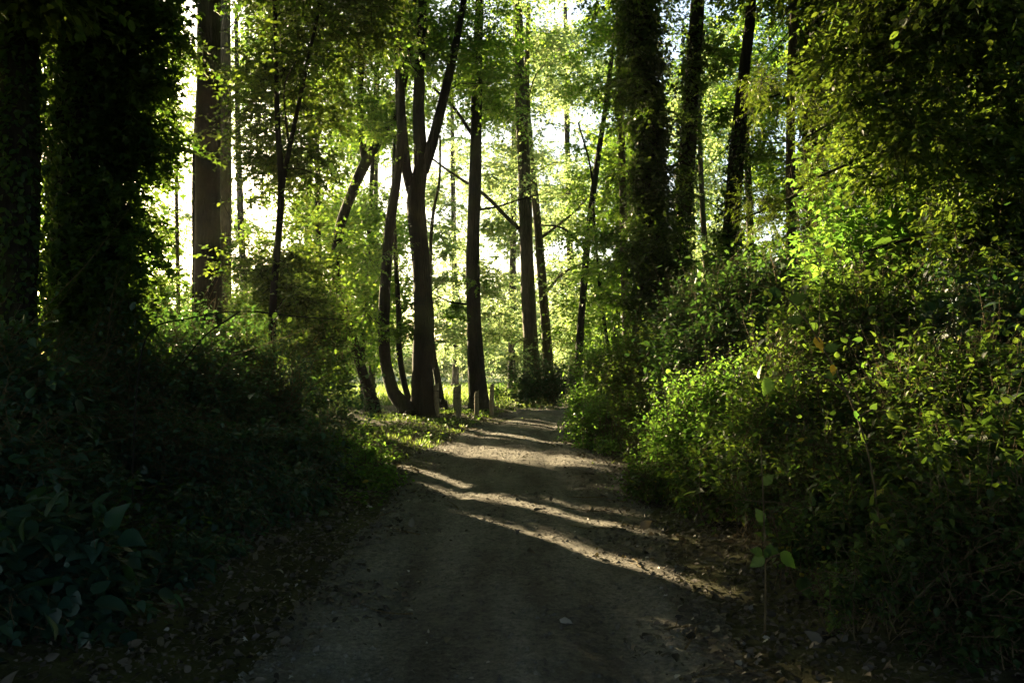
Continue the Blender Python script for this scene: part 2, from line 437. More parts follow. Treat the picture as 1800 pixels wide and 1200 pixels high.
# sun gaps: the lit bands seen across the track
for a, b, w in [((700, 820), (830, 856), .15), ((735, 856), (1000, 905), .2), ((960, 880), (1120, 905), .14), ((1000, 905), (1200, 950), .12),
                ((765, 900), (1000, 955), .2), ((960, 940), (1230, 1030), .2),
                ((770, 785), (990, 812), .7), ((850, 760), (1000, 776), .8), ((880, 738), (1000, 750), 1.0), ((940, 850), (1100, 862), .12), ((830, 868), (960, 880), .1), ((1000, 960), (1200, 1010), .1), ((640, 748), (760, 752), .5), ((760, 735), (860, 735), .5),
                ((1060, 826), (1100, 830), .12)]:
    streak(a, b, w)
for q in [(1385, 985, 4.6, .2), (1436, 615, 4.4, .16), (1370, 705, 4.4, .18), (1510, 745, 4.45, .12), (650, 790, 11, .5), (680, 850, 10.6, .4), (660, 820, 10.8, .4), (835, 705, 23, .5), (870, 700, 23.5, .4),
          (780, 750, 20, .5), (1060, 690, 18, .5), (1050, 770, 15.5, .4), (1130, 680, 13, .45), (1240, 680, 9, .25), (1300, 660, 8.6, .2), (1560, 400, 8.6, .45), (1480, 330, 9.2, .35), (1640, 460, 8, .3), (1500, 480, 8.4, .3)]:
    spot(*q)

# ------------------------------------------------------------------ trees
def make_tree(name, label, cat, Yd, paths, crown, leaf='leaf_tree', bark='bark', group=None, lsize=.09, kind='far',
              ntw=20, nlf=14, rcl=1.1, top=15.0, ivy=None, extra=None, flare=1.22, hang=0, carve='shaft', sides=14, droop=.15, upper=14):
    """paths: trunk first, then limbs, as (px,py,width px) at distance Yd (optionally a 4th value: own distance)."""
    tb = Buf(); bb = Buf(); lb = Buf()
    nodes = []; nr = []; limbs = []
    base = None
    for q, path in enumerate(paths):
        P = []; rr = []
        for k, pt in enumerate(path):
            yy = Yd + (pt[3] if len(pt) > 3 else 0)
            p = W(pt[0], pt[1], yy)
            P.append(p); rr.append(pt[2] * yy / F / 2 * .92)
        P = np.array(P); rr = np.array(rr)
        if q == 0:
            h0 = float(height(P[0][0], P[0][1]))
            if P[0][2] > h0 + .05:       # carry the trunk down to the ground
                b = P[0].copy() + (P[0] - P[1]) * .15; b[2] = h0; P = np.vstack([b, P]); rr = np.append(rr[0] * 1.15, rr)
            else: P[0][2] = h0
            base = P[0].copy()
            P = np.vstack([P[0] - (0, 0, .25), P[0] + (0, 0, .0), P[0] * .8 + P[1] * .2 if P[1][2] - P[0][2] > 2 else P[0] + (0, 0, .35), P[1:]])
            rr = np.concatenate([[rr[0] * flare * 1.15, rr[0] * flare, rr[0] * 1.02], rr[1:]])
        if q == 0 or P[-1][2] > 1.6 + HOR / F * Yd * .9:
            d = unit(P[-1] - P[-2]); 
            d = unit(d + np.array((0, 0, .6)))
            while P[-1][2] < top:
                P = np.vstack([P, P[-1] + d * 1.5 + R.normal(0, .12, 3)]); rr = np.append(rr, max(rr[-1] * .8, .02))
        S, sr = spline(P, rr, .22 if Yd < 12 else .3)
        if q == 0: tube(tb, S, sr, sides, rough=.06)
        else: limbs.append(Buf()); tube(limbs[-1], S, sr, 9, rough=.06)
        st = max(1, int(.6 / .3))
        for p, r in zip(S[::st], sr[::st]):
            if p[2] > 1.8: nodes.append(p); nr.append(r)
    # crown
    C = []; RC = []
    for c in crown:
        x0, y0, x1, y1, n = c[:5]; dy = c[5] if len(c) > 5 else 2.5; rk = c[6] if len(c) > 6 else rcl
        for _ in range(n):
            a = random.random() * 2 * math.pi; r = math.sqrt(random.random())
            px = (x0 + x1) / 2 + (x1 - x0) / 2 * r * math.cos(a); py = (y0 + y1) / 2 + (y1 - y0) / 2 * r * math.sin(a)
            yy = Yd + (random.uniform(-dy, dy) if Yd < 13 or 14.5 < Yd < 18 or random.random() < .12 else random.uniform(.3, dy * 1.3))
            C.append(W(px, py, yy)); RC.append(rk * random.uniform(.6, 1.3))
    if C:
        C = np.array(C); RC = np.array(RC)
        N = np.array(nodes); NR = np.array(nr)
        d0 = np.array([np.min(np.linalg.norm(N - c, axis=1)) for c in C])
        for k in np.argsort(d0):
            c = C[k]; v = c - N; d = np.linalg.norm(v, axis=1)
            cost = d + 1.2 * np.maximum(0, N[:, 2] + .35 * np.hypot(v[:, 0], v[:, 1]) - c[2]) + .0
            j = int(np.argmin(cost)); a = N[j]; L = d[j]
            if L < .25: continue
            r0 = min(NR[j] * .75, .008 + .007 * L); 
            m1 = a + (c - a) * .33 + np.array((0, 0, .10 * L)) + R.normal(0, .06 * L, 3)
            m2 = a + (c - a) * .66 + np.array((0, 0, .10 * L)) + R.normal(0, .06 * L, 3)
            S, sr = spline([a, m1, m2, c], [r0, r0 * .8, r0 * .6, r0 * .35], .35)
            tube(bb, S, sr, 5, cap=False)
            N = np.vstack([N, S[1:]]); NR = np.append(NR, sr[1:])
        leafy_clusters(lb, bb, C, RC, int(ntw * 1.5), nlf, lsize * (1.28 if Yd > 18 else 1.1), kind, droop=droop, twig_r=.004 if Yd < 12 else .006, carve=carve)
    for _ in range(hang):     # fine bare hanging twigs
        a = nodes[random.randrange(len(nodes))]
        e = a + np.array((random.uniform(-1.5, 1.5), random.uniform(-1, 1), random.uniform(-2.5, .6)))
        S, sr = spline([a, (a + e) / 2 + R.normal(0, .25, 3), e], [.012, .008, .003], .3); tube(bb, S, sr, 4, cap=False)
    if upper:  # leaf clusters added above the frame to block sky light
        zt = CAMZ + 1.4 + (HOR + 60) / F * Yd
        if Yd < 20: upper *= 3
        sp = 4.8 if Yd < 20 else 3.2
        U = np.stack([base[0] + R.uniform(-sp, sp, upper), base[1] + R.uniform(-sp, sp, upper), R.uniform(zt, max(zt + 3, 14), upper)], 1)
        U[:, 2] = np.maximum(U[:, 2], CAMZ + 2.8 + (HOR + 30) / F * U[:, 1])
        leafy_clusters(lb, None, U, 1.5, 16, 11, .26, 'far', carve=False)
    root = thing(name, label, cat, base, group)
    tb.build("trunk", M[bark], root, True)
    for q in limbs: q.build("limb", M[bark], root, True)
    bb.build("branches", M[bark], root, True)
    lb.build("crown", M[leaf], root)
    if ivy:
        ib = Buf(); P = []; rr = []
        for pt in paths[0]:
            P.append(W(pt[0], pt[1], Yd)); rr.append(pt[2] * Yd / F / 2)
        S, sr = spline(P, rr, .1)
        n, spread, isz, ik, zmax = ivy[:5]
        idx = R.integers(0, len(S), n); th = R.uniform(0, 2 * math.pi, n)
        lump = np.clip(.35 + .85 * nz(S[idx][:, 2] * 1.4, np.sin(th) * 1.6, 1.0, int(Yd)), .03, 1.2)
        rad_ = sr[idx] + spread * lump * R.random(n) ** 1.3
        o = np.stack([np.cos(th), np.sin(th), np.zeros(n)], 1)
        PP = S[idx] + o * rad_[:, None] + R.normal(0, .05, (n, 3))
        k = PP[:, 2] < zmax; PP, o = PP[k], o[k]; n = len(PP)
        DD = unit(np.array((0, 0, -.8)) + o * .5 + R.normal(0, .5, (n, 3))); NN = unit(o + np.array((0, 0, .5)) + R.normal(0, .4, (n, 3)))
        add_leaves(ib, PP, DD, NN, isz, ik, True)
        ib.build("ivy", M['leaf_ivy'], root)
    seat(root)
    return root

GT = "trees of the wood seen between path and meadow"
# the near dark trees on the left
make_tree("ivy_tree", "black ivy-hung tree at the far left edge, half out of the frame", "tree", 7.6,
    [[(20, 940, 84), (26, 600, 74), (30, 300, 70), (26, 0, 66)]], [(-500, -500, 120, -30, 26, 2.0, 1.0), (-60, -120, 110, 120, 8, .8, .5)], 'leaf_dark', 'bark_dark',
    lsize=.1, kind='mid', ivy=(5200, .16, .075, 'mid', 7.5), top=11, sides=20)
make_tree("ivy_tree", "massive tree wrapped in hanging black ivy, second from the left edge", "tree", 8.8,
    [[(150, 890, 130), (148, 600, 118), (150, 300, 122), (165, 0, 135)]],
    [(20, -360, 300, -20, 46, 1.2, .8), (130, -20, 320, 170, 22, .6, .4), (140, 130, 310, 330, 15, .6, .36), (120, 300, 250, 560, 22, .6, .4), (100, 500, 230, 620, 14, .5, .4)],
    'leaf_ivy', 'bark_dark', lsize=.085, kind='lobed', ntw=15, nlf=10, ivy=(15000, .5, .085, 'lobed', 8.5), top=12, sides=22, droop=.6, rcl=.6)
make_tree("tree", "tall straight dark trunk right of the massive ivy tree, thin vine stem alongside", "tree", 17,
    [[(368, 760, 56), (366, 600, 50), (362, 300, 46), (362, 0, 42)],
     [(341, 720, 9), (340, 500, 8), (338, 300, 8), (341, 200, 6), (350, 120, 4)]],
    [(250, 60, 310, 250, 8, .8, .4), (400, -120, 560, 60, 14, 2, .9), (230, 480, 310, 640, 12, 1, .45), (420, 480, 460, 660, 6, 1, .45), (280, -300, 420, -80, 10, 3, 1.1)], 'leaf_tree', 'bark_dark', lsize=.085, kind='mid', ntw=14, nlf=11, hang=5)
make_tree("tree", "lighter brown trunk partly behind the tall straight one", "tree", 25,
    [[(393, 740, 26), (394, 400, 24), (390, 180, 26), (387, 0, 26)]], [(400, -150, 520, 80, 10, 3, 1.0), (400, 380, 470, 640, 12, 2, .8)], 'leaf_tree', 'bark_pale', group=GT)
make_tree("pole_tree", "pale pole-thin trunk in the bright gap left of the tall straight trunk", "tree", 23,
    [[(314, 735, 9), (313, 560, 8), (308, 380, 7), (304, 210, 6), (303, 60, 5)]], [(230, 40, 330, 330, 24, 2, .8), (200, 400, 330, 640, 30, 2, .7)], 'leaf_tree', 'bark_pale', top=12.5)
make_tree("forked_tree", "slender black tree forking at mid height, left of centre", "tree", 14,
    [[(476, 760, 16), (478, 640, 15), (480, 520, 14), (492, 340, 13), (484, 200, 10), (478, 0, 8)],
     [(490, 350, 10), (506, 260, 9), (540, 90, 7), (556, 0, 6)]],
    [(430, 20, 585, 330, 62, 2, .75), (560, -80, 700, 110, 22, 2, .75), (410, 300, 560, 560, 22, 1.6, .7), (440, 440, 560, 560, 12, 1, .5), (520, -160, 700, -10, 14, 2.2, 1), (430, -200, 620, 40, 16, 2, .9)], 'leaf_dark', 'bark_dark', lsize=.075, kind='mid', ntw=17, nlf=13, rcl=.8)
make_tree("crooked_tree", "crooked tree leaning right across the gap at left centre, its foot curving outward", "tree", 24,
    [[(652, 700, 24), (636, 650, 19), (618, 590, 18), (590, 490, 18), (594, 410, 19), (616, 340, 19), (640, 285, 20), (668, 240, 15), (700, 180, 12), (720, 60, 10), (730, -60, 8)],
     [(640, 285, 14), (630, 200, 12), (632, 100, 11), (622, 0, 9)]],
    [(480, 100, 600, 420, 18, 3), (520, 400, 660, 620, 26, 3), (560, -120, 760, 120, 22, 3), (620, 300, 680, 450, 8, 3, .8)], 'leaf_tree', 'bark', group=None)
make_tree("bowed_tree", "bowed trunk curving into the foot of the thick forked tree from the left", "tree", 22,
    [[(712, 738, 30), (692, 690, 25), (676, 620, 22), (676, 520, 21), (684, 400, 19), (698, 300, 17), (704, 200, 15), (700, 0, 12)]],
    [(600, 150, 720, 330, 18, 2), (590, 340, 700, 560, 16, 2.2, .9)], 'leaf_tree', 'bark', lsize=.08)
make_tree("thin_tree", "thin leaning stem between the bowed trunk and the thick forked tree", "tree", 22.6,
    [[(722, 730, 12), (712, 680, 12), (702, 620, 11), (700, 540, 10), (694, 440, 9), (690, 330, 7)]],
    [(630, 540, 720, 660, 12, 1.2, .6)], 'leaf_tree', 'bark', lsize=.08, top=8)
make_tree("forked_tree", "thick dark tree forking into three limbs behind the verge, tallest near the fence posts", "tree", 22.3,
    [[(744, 738, 50), (742, 650, 40), (745, 560, 38), (738, 450, 34), (730, 350, 36), (738, 290, 26), (734, 180, 22), (738, 60, 18), (740, -20, 16)],
     [(728, 350, 22), (714, 300, 20), (703, 200, 19), (699, 100, 17), (694, -20, 14)],
     [(742, 300, 22), (758, 250, 21), (776, 180, 18), (798, 80, 15), (816, -20, 12)]],
    [(600, -60, 760, 200, 22, 3), (700, 0, 900, 130, 26, 3), (740, 60, 880, 200, 12, 3), (690, 480, 800, 620, 7, 1.8, .6), (660, -250, 920, -20, 24, 4, 1.4)], 'leaf_tree', 'bark_dark', sides=20, hang=4)
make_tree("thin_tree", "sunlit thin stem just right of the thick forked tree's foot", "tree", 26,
    [[(776, 716, 18), (770, 670, 13), (763, 630, 11), (757, 560, 9), (755, 480, 8), (760, 380, 6)]], [(740, 380, 800, 560, 8, 1.5, .7)], 'leaf_hazed', 'bark_pale', top=8)
make_tree("straight_tree", "straight dark trunk standing alone by the short fence posts", "tree", 25.5,
    [[(842, 722, 40), (838, 660, 33), (833, 560, 28), (831, 450, 26), (834, 330, 24), (836, 240, 22), (838, 120, 20), (842, 0, 16)],
     [(836, 368, 5), (875, 362, 4), (905, 352, 3), (950, 340, 2)], [(836, 245, 7), (800, 190, 6), (760, 150, 5)], [(826, 535, 4), (790, 530, 3), (752, 512, 2)]],
    [(760, -40, 940, 200, 30, 3), (820, 60, 900, 240, 10, 1.5, .8), (780, 480, 860, 560, 3, 1, .5), (780, -260, 960, -40, 20, 3, 1.3)], 'leaf_tree', 'bark', sides=18, group=None)
make_tree("grey_tree", "larger of the paired grey trunks rising from the dark round bush", "tree", 29,
    [[(938, 714, 36), (933, 600, 29), (928, 500, 26), (924, 380, 25), (920, 260, 24), (914, 150, 20), (911, 0, 16)],
     [(922, 410, 9), (890, 380, 8), (850, 340, 7), (790, 300, 5), (750, 270, 3)],],
    [(750, 280, 900, 440, 16, 3, .8), (840, 140, 940, 330, 26, 3), (850, 380, 930, 630, 24, 3, .9), (770, 500, 900, 630, 12, 3, .8), (770, 120, 860, 260, 8, 3, .8), (860, -120, 1010, 120, 24, 3)], 'leaf_hazed', 'bark_pale', lsize=.10)
make_tree("grey_tree", "smaller of the paired grey trunks rising from the dark round bush", "tree", 30.5,
    [[(966, 710, 21), (961, 600, 19), (952, 480, 17), (944, 380, 15), (934, 280, 13), (926, 150, 11), (930, 0, 8)],
     [(955, 520, 6), (990, 480, 5), (1030, 460, 3)], [(948, 420, 6), (1000, 380, 5), (1040, 340, 3)]],
    [(920, 40, 1060, 190, 26, 3), (950, 430, 1040, 640, 28, 3, .9), (950, 270, 1060, 430, 24, 3, .8)], 'leaf_hazed', 'bark_pale', lsize=.10)
make_tree("leaning_tree", "slim trunk leaning right between the grey pair and the big ivy column", "tree", 26,
    [[(1016, 722, 15), (1019, 600, 14), (1034, 420, 13), (1050, 290, 11), (1068, 170, 9), (1078, 90, 8), (1090, -10, 6)],
     [(1030, 440, 5), (990, 400, 4), (950, 395, 3)]],
    [(1000, 20, 1120, 190, 18, 2, .9), (1010, 220, 1110, 420, 14, 2, .9), (1000, 480, 1100, 640, 12, 2.5, .9)], 'leaf_tree', 'bark', lsize=.095)
make_tree("thin_tree", "very thin dark stem leaning left beside the ivy column", "tree", 24,
    [[(1074, 720, 8), (1068, 610, 7), (1056, 520, 6), (1046, 400, 5), (1040, 300, 4)]], [(1010, 300, 1090, 520, 10, 1.5, .8)], 'leaf_tree', 'bark_dark', top=8)
make_tree("leafy_tree", "slender trunk with a pale upper stem, left of the ivy column", "tree", 21,
    [[(1102, 745, 18), (1101, 560, 16), (1097, 400, 15), (1093, 160, 12), (1090, 0, 10)]],
    [(1060, -80, 1180, 100, 14, 2, .8), (1060, 200, 1110, 600, 18, 1.5, .55)], 'leaf_tree', 'bark_pale', lsize=.085)
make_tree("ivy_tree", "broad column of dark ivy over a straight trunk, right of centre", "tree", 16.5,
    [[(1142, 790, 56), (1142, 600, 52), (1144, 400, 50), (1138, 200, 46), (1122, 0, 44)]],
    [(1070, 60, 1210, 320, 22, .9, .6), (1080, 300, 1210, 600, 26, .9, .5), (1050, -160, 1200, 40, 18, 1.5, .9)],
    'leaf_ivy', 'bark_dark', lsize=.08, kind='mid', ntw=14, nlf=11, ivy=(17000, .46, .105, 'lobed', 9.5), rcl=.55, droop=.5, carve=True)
make_tree("dark_tree", "bare dark trunk leaning slightly right beside the ivy column", "tree", 17.5,
    [[(1172, 770, 40), (1184, 560, 36), (1198, 400, 34), (1210, 260, 32), (1222, 100, 28), (1230, 0, 26)]],
    [(1160, -200, 1330, 20, 18, 2, .9), (1230, 60, 1290, 260, 7, 1, .5)], 'leaf_tree', 'bark_dark', lsize=.08, kind='mid', ivy=(4600, .15, .1, 'lobed', 9), sides=18)
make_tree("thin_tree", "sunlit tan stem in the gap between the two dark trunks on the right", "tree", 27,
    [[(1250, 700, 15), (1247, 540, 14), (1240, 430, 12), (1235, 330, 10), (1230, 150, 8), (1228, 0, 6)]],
    [(1190, 300, 1290, 600, 22, 2.5, 1), (1180, 60, 1290, 300, 16, 2.5, 1)], 'leaf_hazed', 'bark_pale')
make_tree("dark_tree", "dark trunk bending right high up, ivy at its foot, left of the pale slim trunk", "tree", 15,
    [[(1272, 760, 42), (1279, 520, 36), (1288, 380, 31), (1300, 240, 28), (1312, 120, 22), (1326, -10, 18)]],
    [(1240, -200, 1420, 20, 18, 2, .9), (1320, 100, 1375, 330, 6, 1, .45), (1250, 400, 1320, 540, 8, .6, .4)], 'leaf_tree', 'bark_dark', lsize=.075, kind='mid', ivy=(4500, .2, .075, 'mid', 6.2), hang=16, sides=18)
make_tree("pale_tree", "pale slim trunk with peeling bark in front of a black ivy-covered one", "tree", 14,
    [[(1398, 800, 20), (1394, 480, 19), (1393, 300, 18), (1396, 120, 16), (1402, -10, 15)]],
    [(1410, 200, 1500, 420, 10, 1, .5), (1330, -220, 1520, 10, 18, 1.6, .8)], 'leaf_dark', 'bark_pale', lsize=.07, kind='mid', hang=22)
make_tree("ivy_tree", "black ivy-covered trunk just behind the pale slim trunk", "tree", 15.5,
    [[(1428, 780, 40), (1430, 400, 36), (1432, 200, 34), (1430, 0, 30)]], [(1380, 350, 1480, 560, 9, .7, .5), (1400, -220, 1560, 60, 14, 1.6, .9)], 'leaf_ivy', 'bark_dark', lsize=.08, kind='mid', ivy=(7000, .26, .08, 'mid', 9))

# farther trees lit from behind
far = [  # px, Y, width, lean, crown boxes, label, leaf
 (186, 50, 16, 6, [(150, 150, 330, 420, 12), (170, 540, 330, 640, 10), (60, 0, 300, 240, 14)], "far sunlit tree in the glare left of the pale pole-thin trunk"),
 (352, 46, 12, 4, [(220, 330, 440, 640, 44), (330, 40, 450, 320, 18)], "far tree whose leaves fill the gaps round the tall straight dark trunk"),
 (430, 40, 14, -8, [(390, 560, 520, 640, 14), (390, 320, 480, 560, 18), (410, 40, 520, 300, 16)], "far tree glimpsed behind the slender forked tree"),
 (535, 38, 14, 5, [(470, 420, 620, 640, 30), (500, 180, 640, 420, 22)], "far tree filling the gap left of the crooked tree"),
 (562, 30, 12, -4, [(500, 300, 640, 600, 30), (540, 60, 680, 300, 20)], "dark thin trunk behind the foot of the crooked tree"),
 (655, 37, 11, 3, [(590, 300, 720, 600, 34), (620, 60, 740, 300, 22)], "far tree behind the bowed trunk, bright leaves low down"),
 (640, 30, 10, 8, [(600, 540, 680, 650, 10), (620, 380, 700, 540, 12)], "small tree at the meadow edge left of the bowed trunk"),
 (800, 62, 11, -3, [(740, 220, 850, 600, 40), (760, 520, 900, 640, 20)], "far thin-leaved tree in the brightest gap left of the straight lone trunk"),
 (900, 52, 14, 2, [(850, 480, 960, 640, 22), (850, 240, 1000, 440, 44), (770, 380, 860, 620, 10), (870, 60, 990, 200, 18)], "far hazy tree in the bright gap left of the grey pair"),
 (1005, 46, 14, -4, [(960, 420, 1060, 640, 26), (1000, 200, 1080, 420, 14), (960, 40, 1080, 160, 16)], "far tree between the grey pair and the leaning slim trunk"),
 (1085, 34, 14, 3, [(1030, 380, 1140, 640, 32), (1060, 100, 1140, 380, 22)], "far tree behind the very thin leaning stem"),
 (1215, 36, 16, 2, [(1160, 300, 1290, 620, 40), (1170, 20, 1300, 300, 36)], "leafy tree behind the bare dark trunk right of the ivy column"),
 (1325, 30, 16, -5, [(1270, 250, 1400, 560, 40), (1270, 0, 1400, 260, 36)], "leafy tree behind the pale slim trunk"),
 (1470, 26, 18, 3, [(1400, 160, 1560, 480, 40), (1400, -40, 1560, 180, 26)], "leafy tree behind the bright sapling thicket"),
 (1620, 24, 18, 0, [(1540, 100, 1740, 480, 44), (1520, -60, 1720, 120, 30)], "broad leafy tree behind the dark feathery boughs"),
]
for k, (px, Yd, w, lean, boxes, lab) in enumerate(far):
    make_tree("background_tree", lab, "tree", Yd, [[(px, HOR + 2240 / Yd, w * 1.3), (px - lean * .4, 600, w), (px + lean, 400, w * .9), (px + lean * 2, 200, w * .7), (px + lean * 2.6, 0, w * .5)]],
        [(*b[:4], int(b[4] * 1.4), 3.5, 1.15 * (Yd / 36) ** .5) for b in boxes], 'leaf_hazed' if Yd > 42 else 'leaf_tree', 'bark', group="background trees lit from behind", lsize=.1 + Yd * .0008, ntw=20, nlf=13, top=14, sides=9)

# feathery evergreen boughs, upper right; trunk stands at the right edge
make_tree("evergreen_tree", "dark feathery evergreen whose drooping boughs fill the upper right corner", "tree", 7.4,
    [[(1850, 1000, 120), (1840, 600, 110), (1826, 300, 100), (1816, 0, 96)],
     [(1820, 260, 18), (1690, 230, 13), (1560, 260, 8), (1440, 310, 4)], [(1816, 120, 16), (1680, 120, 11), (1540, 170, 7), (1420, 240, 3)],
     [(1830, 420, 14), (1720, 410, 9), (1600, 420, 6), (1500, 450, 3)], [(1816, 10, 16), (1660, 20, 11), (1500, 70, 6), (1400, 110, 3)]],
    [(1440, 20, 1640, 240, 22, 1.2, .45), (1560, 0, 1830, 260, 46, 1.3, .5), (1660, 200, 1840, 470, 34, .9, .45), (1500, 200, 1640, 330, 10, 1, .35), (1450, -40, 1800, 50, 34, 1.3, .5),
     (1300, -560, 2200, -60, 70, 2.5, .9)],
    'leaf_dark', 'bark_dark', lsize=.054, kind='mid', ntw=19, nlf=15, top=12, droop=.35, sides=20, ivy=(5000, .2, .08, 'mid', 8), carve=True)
make_tree("evergreen_tree", "young tree with fine feathery fronds hanging before the dark trunks at upper right", "tree", 9.5,
    [[(1560, 900, 22), (1552, 600, 20), (1540, 300, 16), (1530, 100, 12), (1526, 0, 10)], [(1545, 330, 9), (1440, 330, 6), (1340, 370, 4), (1290, 390, 3)], [(1535, 150, 8), (1450, 140, 6), (1350, 170, 3)]],
    [(1270, 330, 1360, 420, 5, .5, .4), (1310, 120, 1375, 230, 4, .6, .35), (1430, 60, 1620, 300, 16, 1, .45), (1430, 260, 1500, 340, 6, .6, .3)],
    'leaf_conifer', 'bark_dark', lsize=.05, kind='frond', ntw=12, nlf=34, top=10, droop=.3, upper=0, carve=True)

# unseen trees added round and behind the camera to keep sky light out
for k, (x, y, lab) in enumerate([(-6.5, 1.0, "roof tree left of the viewpoint"), (6.0, 0.5, "roof tree right of the viewpoint"), (-3.4, -6.5, "roof tree behind the viewpoint on the left"), (4.2, -7.5, "roof tree behind the viewpoint on the right"), (-13, 3, "roof tree deep in the wood on the left"), (12, 5, "roof tree deep in the wood on the right"), (12.5, 13, "roof tree past the right edge of the view, beside the thicket"), (19.5, 23, "roof tree past the right edge, far along the bank"), (28, 34, "roof tree past the right edge, farthest off"), (-15, 11, "roof tree past the left edge, beside the ivy trees"), (-22, 19, "roof tree past the left edge, farthest off")]):
    tb, bb, lb = Buf(), Buf(), Buf(); h0 = float(height(x, y))
    P, rr = spline([(x, y, h0 - .2), (x + .1, y, 3), (x - .1, y + .1, 7), (x, y, 12)], [.34, .27, .22, .1], .4); tube(tb, P, rr, 14, rough=.06)
    C = np.stack([x + R.uniform(-6, 6, 110), y + R.uniform(-6, 6, 110), R.uniform(8, 13, 110)], 1)
    if y > 0: C = C[C[:, 1] < y + 6]
    for c in C[:26]:
        S, sr = spline([P[len(P) // 2 + random.randrange(8)], (np.array((x, y, 9)) + c) / 2 + (0, 0, .5), c], [.07, .05, .02], .8); tube(bb, S, sr, 6)
    leafy_clusters(lb, None, C, 1.7, 16, 12, .30, 'mid', carve=False)
    # low unseen leaf screen added beside the viewpoint to shut out side light
    if y < 0: lb_low = False
    else: lb_low = True
    C2 = np.stack([x + R.uniform(-4, 4, 64), y + R.uniform(-4, 3, 64), R.uniform(1, 8, 64)], 1)
    C2 = C2[np.hypot(C2[:, 0], C2[:, 1]) > 5.2]; C2 = C2[~((C2[:, 1] > 1.2) & (abs(C2[:, 0]) < C2[:, 1] * .72 + 1.9))]
    if len(C2) and lb_low: leafy_clusters(lb, None, C2, 1.3, 22, 13, .17, 'mid', carve=False)
    r = thing("shade_tree", "added unseen shade tree, " + lab.replace("roof tree ", ""), "tree", (x, y, h0), "added shade trees round the viewpoint")
    tb.build("trunk", M['bark_dark'], r, True); bb.build("branches", M['bark_dark'], r, True); lb.build("crown", M['leaf_dark'], r); seat(r)

# ------------------------------------------------------------------ bushes and brambles
def make_bush(name, label, cat, blobs, leaf='leaf_bush', lsize=.06, kind='mid', dens=1.0, arch=.25, group=None, carve=True, flat=1.0, stem='stem'):
    """blobs: (px, py, Y, r m) centres"""
    sb = Buf(); lb = Buf(); base = np.zeros(3)
    for px, py, Yd, r in blobs:
        c = W(px, py, Yd); h0 = float(height(c[0], c[1])); base += np.array((c[0], c[1], h0)) / len(blobs)
        n = max(10, int(4 * math.pi * r * r * dens / (lsize * lsize * .5) / 13))
        u_ = unit(R.normal(0, 1, (n, 3)) + np.array((0, -.25, .25)))
        lump = 1 + .22 * np.sin(u_[:, 0] * 5 + c[0] * 3) * np.sin(u_[:, 2] * 6 + c[1])
        e = c + u_ * (r * lump * (R.uniform(.5, 1.1, n) ** .8 + (R.random(n) < .09) * R.uniform(.2, .7, n)))[:, None] * np.array((1, 1, flat))
        e[:, 2] = np.maximum(e[:, 2], height(e[:, 0], e[:, 1]) + .05)
        s = np.stack([c[0] + R.normal(0, r * .35, n), c[1] + R.normal(0, r * .35, n), np.full(n, h0)], 1)
        s = s + (c - s) * R.uniform(0, .8, n)[:, None]
        m = (s + e) / 2 + np.array((0, 0, arch * r)) + R.normal(0, .08 * r + .02, (n, 3))
        b1 = (s + m) / 2 + np.array((0, 0, .1 * r)); 
        add_twigs(sb, s[::2], m[::2], .005, carve); add_twigs(sb, m, e, .0035, carve); cn = R.random(n) < .12; add_twigs(sb, m[cn], e[cn] + (e[cn] - c) * R.uniform(.1, .5, (int(cn.sum()), 1)), .0045, carve)
        nl = 13; t = np.tile(np.linspace(.25, 1, nl), n); 
        S_, M_, E_ = (np.repeat(q, nl, 0) for q in (s, m, e))
        q = t[:, None]; P = np.where(q < .5, S_ + (M_ - S_) * q * 2, M_ + (E_ - M_) * (q * 2 - 1)); P = P + R.normal(0, lsize * .5, P.shape)
        P[:, 2] = np.maximum(P[:, 2], height(P[:, 0], P[:, 1]) + .02)
        d = unit(E_ - M_); side = unit(np.cross(d, (0, 0, 1.)) + R.normal(0, .3, P.shape)); sg = np.tile(np.where(np.arange(nl) % 2, 1., -1.), n)[:, None]
        D = unit(d * .6 + side * sg + R.normal(0, .35, P.shape) + (0, 0, -.25)); N = unit(np.array((0, -.08, 1.)) + R.normal(0, .36, P.shape) + np.repeat(u_, nl, 0) * .2)
        add_leaves(lb, P, D, N, lsize * np.exp(R.normal(0, .3, len(P))) * (1 + .35 * nz(P[:, 0], P[:, 2] + P[:, 1], 2.1)), kind, carve)
    r_ = thing(name, label, cat, base, group)
    sb.build("stems", M[stem], r_); lb.build("foliage", M[leaf], r_); seat(r_)
    return r_

def grow(x0, y0, x1, y1, Y0, Y1, r, n, jit=.35):
    """blob centres spread over a pixel strip"""
    out = []
    for k in range(n):
        t = (k + .5) / n
        out.append((x0 + (x1 - x0) * t + random.uniform(-14, 14), y0 + (y1 - y0) * t + random.uniform(-14, 14), Y0 + (Y1 - Y0) * t, r * random.uniform(1 - jit, 1 + jit)))
    return out

GL = "dark brambles on the left bank"; GR = "undergrowth bushes along the right bank"
